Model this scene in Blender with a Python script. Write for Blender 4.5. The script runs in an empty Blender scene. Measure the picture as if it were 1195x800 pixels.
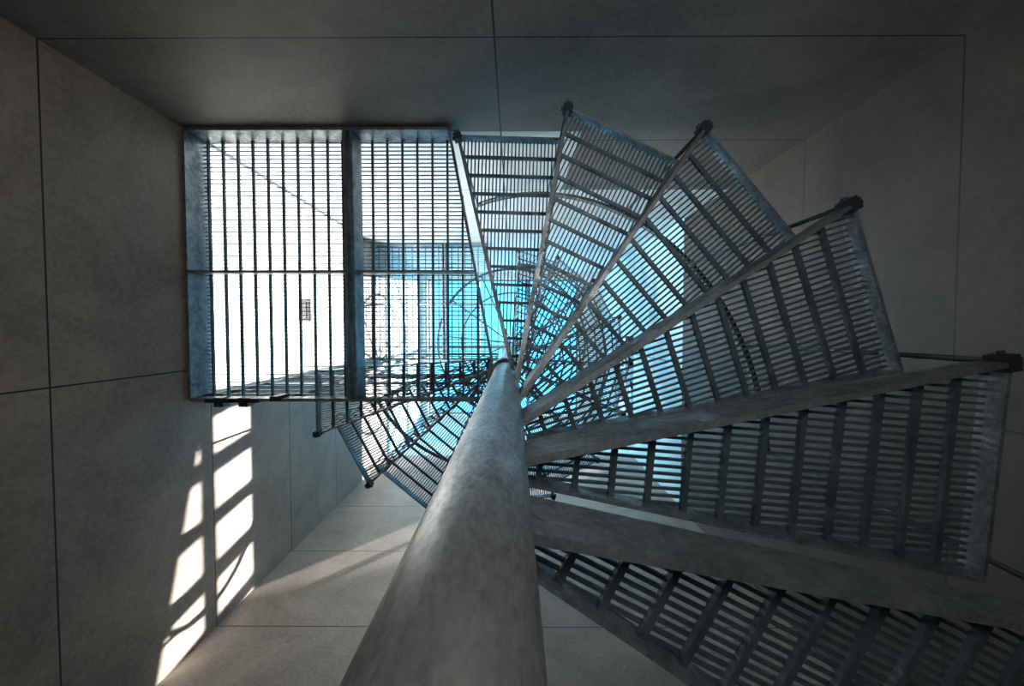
import bpy, math
from mathutils import Vector, Matrix

H0 = 0.5            # camera height above floor
F = 480.0           # focal length in px of a 1195 px wide image
PX, PY = -0.036, 0.197
def zu(u): return H0 + u*1e-3*F      # u = 1000/(px per metre)

scene = bpy.context.scene
try:
    scene.view_settings.view_transform = 'Standard'
    scene.view_settings.look = 'None'
except Exception: pass
COL = scene.collection

# ---------------- materials ----------------
def new_mat(name):
    m = bpy.data.materials.new(name); m.use_nodes = True
    nt = m.node_tree; b = nt.nodes['Principled BSDF']
    return m, nt, b

def steel(name, c1, c2, metallic=0.7, r1=0.3, r2=0.6, scale=9.0, stretch=(1,1,1), bump=0.15, fine=.3):
    m, nt, b = new_mat(name)
    tc = nt.nodes.new('ShaderNodeTexCoord'); mp = nt.nodes.new('ShaderNodeMapping')
    mp.inputs['Scale'].default_value = stretch
    nt.links.new(tc.outputs['Object'], mp.inputs[0])
    n = nt.nodes.new('ShaderNodeTexNoise'); n.inputs['Scale'].default_value = scale
    n.inputs['Detail'].default_value = 8; n.inputs['Roughness'].default_value = 0.7
    n.inputs['Distortion'].default_value = .6
    nt.links.new(mp.outputs[0], n.inputs['Vector'])
    v = nt.nodes.new('ShaderNodeTexNoise'); v.inputs['Scale'].default_value = scale*7; v.inputs['Detail'].default_value = 5
    nt.links.new(mp.outputs[0], v.inputs['Vector'])
    mix = nt.nodes.new('ShaderNodeMix'); mix.data_type = 'FLOAT'; mix.inputs[0].default_value = fine
    nt.links.new(n.outputs[0], mix.inputs[2]); nt.links.new(v.outputs[0], mix.inputs[3])
    cr = nt.nodes.new('ShaderNodeValToRGB')
    cr.color_ramp.elements[0].position = 0.38; cr.color_ramp.elements[0].color = (*c1, 1)
    cr.color_ramp.elements[1].position = 0.62; cr.color_ramp.elements[1].color = (*c2, 1)
    nt.links.new(mix.outputs[0], cr.inputs[0]); nt.links.new(cr.outputs[0], b.inputs['Base Color'])
    mr = nt.nodes.new('ShaderNodeMapRange'); mr.inputs[3].default_value = r2; mr.inputs[4].default_value = r1
    mr.inputs[1].default_value = .35; mr.inputs[2].default_value = .65
    nt.links.new(mix.outputs[0], mr.inputs[0]); nt.links.new(mr.outputs[0], b.inputs['Roughness'])
    b.inputs['Metallic'].default_value = metallic
    bp = nt.nodes.new('ShaderNodeBump'); bp.inputs['Strength'].default_value = bump; bp.inputs['Distance'].default_value = .01
    nt.links.new(mix.outputs[0], bp.inputs['Height']); nt.links.new(bp.outputs[0], b.inputs['Normal'])
    return m

def flat(name, c, rough=0.6, metallic=0):
    m, nt, b = new_mat(name)
    n = nt.nodes.new('ShaderNodeTexNoise'); n.inputs['Scale'].default_value = 20
    cr = nt.nodes.new('ShaderNodeValToRGB')
    cr.color_ramp.elements[0].color = (c[0]*.85, c[1]*.85, c[2]*.85, 1); cr.color_ramp.elements[1].color = (*c, 1)
    nt.links.new(n.outputs[0], cr.inputs[0]); nt.links.new(cr.outputs[0], b.inputs['Base Color'])
    b.inputs['Roughness'].default_value = rough; b.inputs['Metallic'].default_value = metallic
    return m

JZ0 = zu(2.66); JDZ = 1.42e-3*F
def concrete(name, axis, joints, c=(.26,.21,.168), glow_u=6.92, glow_c=(.42,.68,.78), lobby_glow=None):
    """panelled concrete; horizontal joints every panel, vertical joints at given coords; skylight glow painted in above glow_u,
    plaster=(u, coord): lobby light painted in above u as well where axis coordinate < coord"""
    m, nt, b = new_mat(name)
    N, L = nt.nodes, nt.links
    tc = N.new('ShaderNodeTexCoord'); sp = N.new('ShaderNodeSeparateXYZ'); L.new(tc.outputs['Object'], sp.inputs[0])
    def math_(op, a, b_=None):
        n = N.new('ShaderNodeMath'); n.operation = op
        for i, v in enumerate((a, b_)):
            if v is None: continue
            if isinstance(v, (int, float)): n.inputs[i].default_value = v
            else: L.new(v, n.inputs[i])
        return n.outputs[0]
    z = math_('SUBTRACT', sp.outputs[2], JZ0 - JDZ*10)
    zm = math_('MODULO', z, JDZ)
    d1 = math_('MINIMUM', zm, math_('SUBTRACT', JDZ, zm))
    line = math_('LESS_THAN', d1, 0.003)
    for j in joints:
        d = math_('ABSOLUTE', math_('SUBTRACT', sp.outputs[axis], j))
        line = math_('MAXIMUM', line, math_('LESS_THAN', d, 0.003))
    n1 = N.new('ShaderNodeTexNoise'); n1.inputs['Scale'].default_value = 2.6; n1.inputs['Detail'].default_value = 8
    n1.inputs['Roughness'].default_value = .65; n1.inputs['Distortion'].default_value = .8
    n2 = N.new('ShaderNodeTexNoise'); n2.inputs['Scale'].default_value = 60; n2.inputs['Detail'].default_value = 6
    L.new(tc.outputs['Object'], n1.inputs['Vector']); L.new(tc.outputs['Object'], n2.inputs['Vector'])
    s = math_('ADD', math_('MULTIPLY', n1.outputs[0], .65), math_('MULTIPLY', n2.outputs[0], .35))
    cr = N.new('ShaderNodeValToRGB')
    cr.color_ramp.elements[0].position = .36; cr.color_ramp.elements[0].color = (c[0]*.68, c[1]*.68, c[2]*.68, 1)
    cr.color_ramp.elements[1].position = .64; cr.color_ramp.elements[1].color = (c[0]*1.3, c[1]*1.3, c[2]*1.3, 1)
    L.new(s, cr.inputs[0])
    wh = N.new('ShaderNodeMix'); wh.data_type = 'RGBA'
    msk = math_('GREATER_THAN', sp.outputs[2], zu(glow_u))
    if lobby_glow:
        msk = math_('MAXIMUM', msk, math_('MULTIPLY', math_('GREATER_THAN', sp.outputs[2], zu(lobby_glow[0])), math_('LESS_THAN', sp.outputs[axis], lobby_glow[1])))  # lobby light falling on the wall, put into its colour
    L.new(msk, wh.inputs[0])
    L.new(cr.outputs[0], wh.inputs[6]); wh.inputs[7].default_value = (*glow_c,1)  # pale blue skylight glow painted into the upper wall colour
    mx = N.new('ShaderNodeMix'); mx.data_type = 'RGBA'
    L.new(line, mx.inputs[0]); L.new(wh.outputs[2], mx.inputs[6]); mx.inputs[7].default_value = (.01,.01,.01,1)
    L.new(mx.outputs[2], b.inputs['Base Color'])
    b.inputs['Roughness'].default_value = .6
    bp = N.new('ShaderNodeBump'); bp.inputs['Strength'].default_value = .12; bp.inputs['Distance'].default_value = .01
    L.new(s, bp.inputs['Height']); L.new(bp.outputs[0], b.inputs['Normal'])
    return m

M_gal = steel('galvanised_steel', (.12,.145,.16), (.31,.34,.36), scale=14)
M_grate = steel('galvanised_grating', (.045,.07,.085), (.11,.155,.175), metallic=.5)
M_pole = steel('galvanised_pole', (.22,.24,.255), (.46,.485,.50), metallic=.8, r1=.30, r2=.48, scale=30, stretch=(1,1,.4), bump=.03, fine=.45)
M_dark = flat('black_fitting', (.02,.02,.025), .5)
M_rail = steel('rail_steel', (.04,.06,.07), (.10,.13,.15), metallic=.6)
M_white = flat('white_plaster', (.8,.8,.78), .8)
M_frame = flat('grey_frame', (.2,.27,.31), .5, .3)

# ---------------- mesh builder ----------------
class MB:
    def __init__(s): s.v=[]; s.f=[]
    def hexa(s, pts):
        o=len(s.v); s.v += [tuple(p) for p in pts]
        s.f += [tuple(o+i for i in q) for q in ((0,3,2,1),(4,5,6,7),(0,1,5,4),(1,2,6,5),(2,3,7,6),(3,0,4,7))]
    def box(s, x0,x1,y0,y1,z0,z1):
        s.hexa([(x0,y0,z0),(x1,y0,z0),(x1,y1,z0),(x0,y1,z0),(x0,y0,z1),(x1,y0,z1),(x1,y1,z1),(x0,y1,z1)])
    def bar(s, a, b, w0, w1, z0a, z1a, z0b=None, z1b=None):
        """bar between 2D points a,b, widths w0,w1; z ranges at ends"""
        if z0b is None: z0b, z1b = z0a, z1a
        a=Vector(a); b=Vector(b); d=(b-a).normalized(); n=Vector((-d.y,d.x))
        p=[a-n*w0/2, b-n*w1/2, b+n*w1/2, a+n*w0/2]
        zl=[z0a,z0b,z0b,z0a]; zh=[z1a,z1b,z1b,z1a]
        s.hexa([(p[i].x,p[i].y,zl[i]) for i in range(4)]+[(p[i].x,p[i].y,zh[i]) for i in range(4)])
    def tube(s, path, r, n=10, caps=True):
        o=len(s.v); P=[Vector(p) for p in path]
        for i,p in enumerate(P):
            t=(P[min(i+1,len(P)-1)]-P[max(i-1,0)]).normalized()
            up=Vector((0,0,1)) if abs(t.z)<.9 else Vector((1,0,0))
            a=t.cross(up).normalized(); b=t.cross(a)
            for k in range(n):
                an=2*math.pi*k/n
                s.v.append(tuple(p+(a*math.cos(an)+b*math.sin(an))*r))
        for i in range(len(P)-1):
            for k in range(n):
                k2=(k+1)%n
                s.f.append((o+i*n+k,o+i*n+k2,o+(i+1)*n+k2,o+(i+1)*n+k))
        if caps:
            s.f.append(tuple(o+k for k in range(n))[::-1]); s.f.append(tuple(o+(len(P)-1)*n+k for k in range(n)))
    def mesh(s, name, mat, smooth=False, bevel=0):
        me=bpy.data.meshes.new(name); me.from_pydata(s.v,[],s.f); me.validate(); me.update()
        import bmesh
        bm=bmesh.new(); bm.from_mesh(me); bmesh.ops.recalc_face_normals(bm, faces=bm.faces); bm.to_mesh(me); bm.free()
        me.materials.append(mat)
        if smooth:
            for p in me.polygons: p.use_smooth = len(p.vertices)==4
        return me

def obj(name, me, parent=None, loc=(0,0,0), rot=0, kind=None, label=None, category=None, group=None):
    o=bpy.data.objects.new(name, me); COL.objects.link(o)
    o.location=loc; o.rotation_euler=(0,0,rot)
    if parent: o.parent=parent
    if kind: o['kind']=kind
    if label: o['label']=label
    if category: o['category']=category
    if group: o['group']=group
    return o

def clip(poly, p, d):
    """interval of t where p+t*d is inside convex polygon"""
    t0,t1=-1e9,1e9
    n=len(poly)
    area=sum(poly[i][0]*poly[(i+1)%n][1]-poly[(i+1)%n][0]*poly[i][1] for i in range(n))
    sg=1 if area>0 else -1
    for i in range(n):
        a=Vector(poly[i]); b=Vector(poly[(i+1)%n]); e=b-a
        nn=Vector((-e.y,e.x))*sg
        den=nn.dot(d); num=nn.dot(p-a)
        if abs(den)<1e-9:
            if num<0: return None
            continue
        t=-num/den
        if den>0: t0=max(t0,t)
        else: t1=min(t1,t)
    return (t0,t1) if t1-t0>.01 else None

def grating(mb, poly, e1, pitch_s, w_s, zs, pitch_r, w_r, zr, skip=None):
    e1=Vector(e1).normalized(); e2=Vector((-e1.y,e1.x))
    c2=[Vector(p).dot(e2) for p in poly]; c1=[Vector(p).dot(e1) for p in poly]
    v=min(c2)+pitch_s*.6
    while v<max(c2):
        r=clip(poly, e2*v, e1)
        if r: mb.bar(e2*v+e1*r[0], e2*v+e1*r[1], w_s, w_s, *zs)
        v+=pitch_s
    v=max(c1)-pitch_r
    while v>min(c1):
        r=clip(poly, e1*v, e2)
        if r: mb.bar(e1*v+e2*r[0], e1*v+e2*r[1], w_r, w_r, *zr)
        v-=pitch_r

# ---------------- staircase ----------------
stair=obj('spiral_staircase', None, loc=(PX,PY,0), label='galvanised steel spiral staircase with open grating treads and landings', category='staircase')
stair.empty_display_size=.3
TOPZ=zu(13.6)
# pole
mb=MB(); mb.tube([(0,0,0),(0,0,1),(0,0,2),(0,0,3),(0,0,zu(12.45))], .0545, 64)
obj('center_pole', mb.mesh('center_pole', M_pole, True), stair, label='thick round galvanised steel column with mottled streaks')
mb=MB(); mb.tube([(0,0,0),(0,0,.02)], .14, 32)
obj('base_plate', mb.mesh('base_plate', M_gal), stair)

# tread meshes (local: rear bar along +x)
A=math.radians(22.5)
def P2(t,off,a): return (t*math.cos(a)-off*math.sin(a), t*math.sin(a)+off*math.cos(a))
RT=.965
r_in=(.05,.045); r_out=(RT,.045)
f_in=P2(.055,.08,A); f_out=P2(RT-.005,.08,A)
poly=[r_in,r_out,f_out,f_in]
mb=MB()
mb.bar(f_in,f_out,.007,.007,-.018,.03)
mb.bar(r_out,f_out,.007,.007,-.016,.03)
me_tread=mb.mesh('tread',M_gal)
mb=MB()
mb.bar((.03,.040),(RT+.005,.045),.015,.009,-.085,.03,-.020,.03)
me_bar=mb.mesh('support_bar',M_gal)
mb=MB()
ee=math.atan2(f_out[1]-r_out[1], f_out[0]-r_out[0])-math.pi/2
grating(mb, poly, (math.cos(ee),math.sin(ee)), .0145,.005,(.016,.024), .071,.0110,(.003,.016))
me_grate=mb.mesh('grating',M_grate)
mb=MB()
mb.box(RT-.012,RT+.012,.028,.060,-.022,.02)
mb.box(RT+.002,RT+.022,.036,.054,-.016,.03)
mb.tube([(RT,.066,.0),(RT,.022,.0)],.007,8)
me_clamp=mb.mesh('baluster_clamp',M_dark)

def rail_z(u): return u+1.9
def add_tread(phi,u,sy=1):
    t=obj('tread',me_tread,stair,loc=(0,0,zu(u)),rot=math.radians(phi))
    t.scale=(1,sy,1)
    for nm,me in (('support_bar',me_bar),('grating',me_grate),('baluster_clamp',me_clamp)):
        obj(nm,me,t)
fl1=[(-100.6+22.5*i, 3.412-.4467*i) for i in range(7)]
fl1[0]=(-103.6,3.412); fl1[1]=(-79.6,2.965)
fl2=[(159.4-22.5*i, 4.12+.39*i) for i in range(12)]
for k,(p,u) in enumerate(fl1[:6]): add_tread(p,u)
for k,(p,u) in enumerate(fl2): add_tread(p,u,.72 if k==0 else 1)

RR=RT+.012
def helix(fl):
    fl=sorted(fl,key=lambda a:a[1])
    pts=[]
    p0,u0=fl[0]; p1,u1=fl[-1]
    n=len(fl)*6
    for k in range(n+1):
        t=k/n
        ph=math.radians(p0+(p1-p0)*t+2.6); u=u0+(u1-u0)*t
        pts.append((RR*math.cos(ph),RR*math.sin(ph),zu(rail_z(u))))
    return pts
me_cache={}
for i,fl in enumerate((fl1[:6],fl2)):
    pts=helix(fl)
    mb=MB(); mb.tube(pts,.014,10)
    obj('handrail',mb.mesh('handrail',M_rail,True),stair)
for fl in (fl1[:6],fl2):
    for p,u in fl:
        key=round(zu(rail_z(u))-zu(u),3)
        if key not in me_cache:
            mb=MB(); mb.tube([(0,0,-.02),(0,0,key)],.006,8); me_cache[key]=mb.mesh('baluster',M_rail,True)
        ph=math.radians(p+2.6)
        obj('baluster',me_cache[key],stair,loc=(RR*math.cos(ph),RR*math.sin(ph),zu(u)))
# round spoked head rings that brace the column at the top
NR=64
def ring(r,u,rad):
    mb=MB(); mb.tube([(r*math.cos(2*math.pi*k/NR),r*math.sin(2*math.pi*k/NR),zu(u)) for k in range(NR+1)],rad,8)
    obj('head_ring',mb.mesh('head_ring',M_rail,True),stair)
ring(1.06,12.35,.018); ring(.72,12.35,.012)
mb=MB(); mb.tube([(.05,0,zu(12.35)),(1.06,0,zu(12.35))],.010,8); me_spoke=mb.mesh('spoke',M_rail,True)
for k in range(12):
    a=2*math.pi*k/12+.1
    obj('spoke',me_spoke,stair,rot=a)

# landings
Lx0,Lx1,Ly0,Ly1=-1.445,-.285,-.872,.314
lp=[(Lx0,Ly0),(Lx1,Ly0),(-.10,.13),(-.13,Ly1),(Lx0,Ly1)]
lp=[(x-PX,y-PY) for x,y in lp]
def lx(x): return x-PX
def ly(y): return y-PY
mb=MB()
for i,(dz,w) in enumerate(((.13,.012),(.05,.010),(.08,.012),(.06,.014),(.13,.012))):
    a,b=lp[i],lp[(i+1)%5]
    mb.bar(a,b,w,w,0,dz)
mb.bar((lx(-.738),ly(Ly0)),(lx(-.730),ly(Ly1)),.012,.012,-.01,.10)
mb.bar((lx(-.708),ly(Ly0)),(lx(-.700),ly(Ly1)),.012,.012,-.01,.10)
mb.bar((lx(Lx0),ly(-.255)),(lx(-.17),ly(-.255)),.012,.012,0,.07)
me_lf=mb.mesh('landing',M_gal)
mb=MB()
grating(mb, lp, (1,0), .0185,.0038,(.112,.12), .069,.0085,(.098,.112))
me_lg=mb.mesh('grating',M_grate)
mb=MB()
mb.box(0,.04,-.01,.03,-.01,.04)
mb.box(-.045,.085,-.004,.012,-.004,.03)
mb.tube([(.02,.015,-.02),(.02,.015,.05)],.010,10)
me_lb=mb.mesh('wall_bracket',M_dark)
mb=MB()
mb.box(0,.035,-.02,0,-.03,.07)
me_post=mb.mesh('post_foot',M_dark)
mb=MB()
yy=ly(Ly1)
mb.tube([(lx(-1.43),yy,.95),(lx(-.2),yy,.95)],.014,10)
mb.tube([(lx(-1.43),yy,.55),(lx(-.2),yy,.55)],.006,8)
for x in (-1.43,-1.02,-.6,-.2):
    mb.tube([(lx(x),yy,.06),(lx(x),yy,.95)],.01,8)
me_lr=mb.mesh('guard_rail',M_rail,True)
mb=MB(); mb.tube([(0,0,-.02),(0,0,.13)],.068,32); me_hub=mb.mesh('hub_collar',M_gal,True)
for u in (3.78,8.8):
    l=obj('landing',me_lf,stair,loc=(0,0,zu(u)))
    obj('grating',me_lg,l); obj('guard_rail',me_lr,l); obj('hub_collar',me_hub,l)
    for x in (-1.33,-1.22): obj('wall_bracket',me_lb,l,loc=(lx(x),ly(Ly1),0))
    obj('post_foot',me_post,l,loc=(lx(-1.07),ly(Ly1),0))

# ---------------- shaft ----------------
XL,XR,YT,YB=-1.455,1.36,-.885,1.45
TH=.2
def structure(name, mb, mat):
    return obj(name, mb.mesh(name,mat), kind='structure')
def wall_holes_x(x0,x1,ya,yb,za,zb,holes):
    mb=MB()
    ys=sorted({ya,yb,*[h[0] for h in holes],*[h[1] for h in holes]})
    zs=sorted({za,zb,*[h[2] for h in holes],*[h[3] for h in holes]})
    for i in range(len(ys)-1):
        for j in range(len(zs)-1):
            cy=(ys[i]+ys[i+1])/2; cz=(zs[j]+zs[j+1])/2
            if any(h[0]<cy<h[1] and h[2]<cz<h[3] for h in holes): continue
            mb.box(x0,x1,ys[i],ys[i+1],zs[j],zs[j+1])
    return mb
z1=zu(3.78)+.13
door=( YT,.31,z1,z1+2.0)
structure('wall_left', wall_holes_x(XL-TH,XL,YT-TH,YB+TH,0,TOPZ,[door]), concrete('concrete_left',1,[.183],glow_u=9.76))
# white door lining
mb=MB()
mb.box(XL-TH,XL+.004,YT,YT+.015,z1,z1+2.0); mb.box(XL-TH,XL+.004,.295,.31,z1,z1+2.0); mb.box(XL-TH,XL+.004,YT+.015,.295,z1+1.985,z1+2.0)
structure('trim_1',mb,M_white)
wy0,wy1,wz0,wz1=.08,1.40,H0+4.68,H0+5.56  # opening added to let sun onto the left wall
structure('wall_right', wall_holes_x(XR,XR+TH,YT-TH,YB+TH,0,TOPZ,[(wy0,wy1,wz0,wz1)]), concrete('concrete_right',1,[.28],c=(.06,.05,.042),glow_u=6.92))
mb=MB(); mb.box(XL,XR,YT-TH,YT,0,TOPZ); structure('wall_back',mb,concrete('concrete_back',0,[-.06],glow_u=5.5,c=(.195,.172,.15),glow_c=(.62,.72,.76),lobby_glow=(3.9,.3)))
mb=MB(); mb.box(XL,XR,YB,YB+TH,0,TOPZ); structure('wall_front',mb,concrete('concrete_front',0,[-.06],c=(.26,.215,.18),glow_u=9.76))
mb=MB(); mb.box(XL-TH,XR+TH,YT-TH,YB+TH,-.15,0); structure('floor',mb,flat('floor_concrete',(.22,.21,.2),.7))
mb=MB()
m_=.1; mr_=.35  # right overhang widened to keep sun off the left wall
mb.box(XL,XR,YT,YT+m_,TOPZ-.1,TOPZ); mb.box(XL,XR,YB-m_,YB,TOPZ-.1,TOPZ)
mb.box(XL,XL+m_,YT+m_,YB-m_,TOPZ-.1,TOPZ); mb.box(XR-mr_,XR,YT+m_,YB-m_,TOPZ-.1,TOPZ)
structure('ceiling',mb,M_white)
# window and slanted bars added to shape the sun patches
mb=MB()
sl=.07
for k in range(6):
    y=wy0+(wy1-wy0)*k/5
    h=.048 if k%2 else .04
    ya,yb=y+sl,y-sl
    mb.hexa([(XR+.02,ya-h,wz0),(XR+.06,ya-h,wz0),(XR+.06,ya+h,wz0),(XR+.02,ya+h,wz0),(XR+.02,yb-h,wz1),(XR+.06,yb-h,wz1),(XR+.06,yb+h,wz1),(XR+.02,yb+h,wz1)])
zt=H0+5.07
mb.box(XR+.02,XR+.06,wy0,wy1,zt-.028,zt+.028)
mb.hexa([(XR+.02,wy0,wz0-.02),(XR+.06,wy0,wz0-.02),(XR+.06,wy1,wz0-.02),(XR+.02,wy1,wz0-.02),(XR+.02,wy0,wz0+.36),(XR+.06,wy0,wz0+.36),(XR+.06,wy1,wz0+.0),(XR+.02,wy1,wz0+.0)])  # wedge added to slant the lower edge of the sun patches
mb.box(XR+.02,XR+.06,wy0,wy1,wz1-.02,wz1+.02)
structure('added_sun_window',mb,M_frame)
mb=MB()
for k in range(4):
    x=XL+m_+(XR-XL-m_-mr_)*k/3
    mb.box(x-.025,x+.025,YT+m_,YB-m_,TOPZ,TOPZ+.06)
for k in range(3):
    y=YT+m_+(YB-YT-2*m_)*k/2
    mb.box(XL+m_,XR-mr_,y-.025,y+.025,TOPZ,TOPZ+.06)
structure('window_2',mb,M_frame)

# lit lobby behind the doorway
rx0=XL-TH-2.2; rx1=XL-TH; ry0,ry1=-.95,.9; rz0=z1-.02; rz1=z1+2.3
mb=MB(); mb.box(rx0,rx1,ry0,ry1,rz0-.15,rz0); structure('floor_lobby',mb,M_white)
mb=MB(); mb.box(rx0,rx1,ry0,ry1,rz1,rz1+.1); structure('ceiling_lobby',mb,M_white)
mb=MB(); mb.box(rx0-.1,rx0,ry0,ry1,rz0,rz1); structure('wall_lobby_end',mb,M_white)
mb=MB(); mb.box(rx0,rx1,ry0-.1,ry0,rz0,rz1); structure('wall_lobby_back',mb,M_white)
mb=MB(); mb.box(rx0,rx1,ry1,ry1+.1,rz0,rz1); structure('wall_lobby_front',mb,M_white)
mb=MB(); mb.box(-.05,.05,-.11,.11,-.05,0); mb.box(-.035,.035,-.09,.09,-.065,-.05)
fx=obj('ceiling_fitting',mb.mesh('ceiling_fitting',M_dark),loc=(-2.15,-.19,rz1),label='small dark rectangular fitting fixed to the white ceiling',category='fitting')

# ---------------- lights ----------------
def area(name,loc,target,size,energy,color,sy=None):
    l=bpy.data.lights.new(name,'AREA'); l.energy=energy; l.color=color; l.size=size
    if sy: l.shape='RECTANGLE'; l.size_y=sy
    o=bpy.data.objects.new(name,l); COL.objects.link(o); o.location=loc
    o.rotation_euler=(Vector(target)-Vector(loc)).to_track_quat('-Z','Y').to_euler()
    return o
area('lobby_lamp',(XL-TH-.8,.1,rz0+.15),(XL-TH-.2,-.35,rz1),1.2,270,(1,.99,.97))
area('added_fill_light',(.3,-.55,.1),(-1.0,0,2.2),.5,9.5,(1,.95,.88))  # added fill light, no lamp stands here
s=bpy.data.lights.new('sun','SUN'); s.energy=28; s.angle=.007; s.color=(1,.98,.95)
so=bpy.data.objects.new('sun',s); COL.objects.link(so)
so.rotation_euler=Vector((-2.815,.3,-3.1)).to_track_quat('-Z','Y').to_euler()

w=bpy.data.worlds.new('sky'); scene.world=w; w.use_nodes=True
nt=w.node_tree; bg=nt.nodes['Background']
tc=nt.nodes.new('ShaderNodeTexCoord'); sp=nt.nodes.new('ShaderNodeSeparateXYZ'); nt.links.new(tc.outputs['Generated'],sp.inputs[0])
cr=nt.nodes.new('ShaderNodeValToRGB')
cr.color_ramp.elements[0].position=0; cr.color_ramp.elements[0].color=(.55,.8,.95,1)
cr.color_ramp.elements[1].position=1; cr.color_ramp.elements[1].color=(.06,.38,.66,1)
nt.links.new(sp.outputs[2],cr.inputs[0]); nt.links.new(cr.outputs[0],bg.inputs['Color'])
bg.inputs['Strength'].default_value=5.5

# ---------------- camera ----------------
cam=bpy.data.cameras.new('camera'); co=bpy.data.objects.new('camera',cam); COL.objects.link(co)
cam.sensor_width=36; cam.lens=F/1195*36; cam.clip_start=.01
th=math.radians(1.9)
fwd=Vector((-.005,math.sin(th),math.cos(th))).normalized()
up=Vector((0,-1,0)); right=fwd.cross(up).normalized(); up=right.cross(fwd)
M=Matrix((right,up,-fwd)).transposed().to_4x4(); M.translation=Vector((0,0,H0))
co.matrix_world=M
scene.camera=co
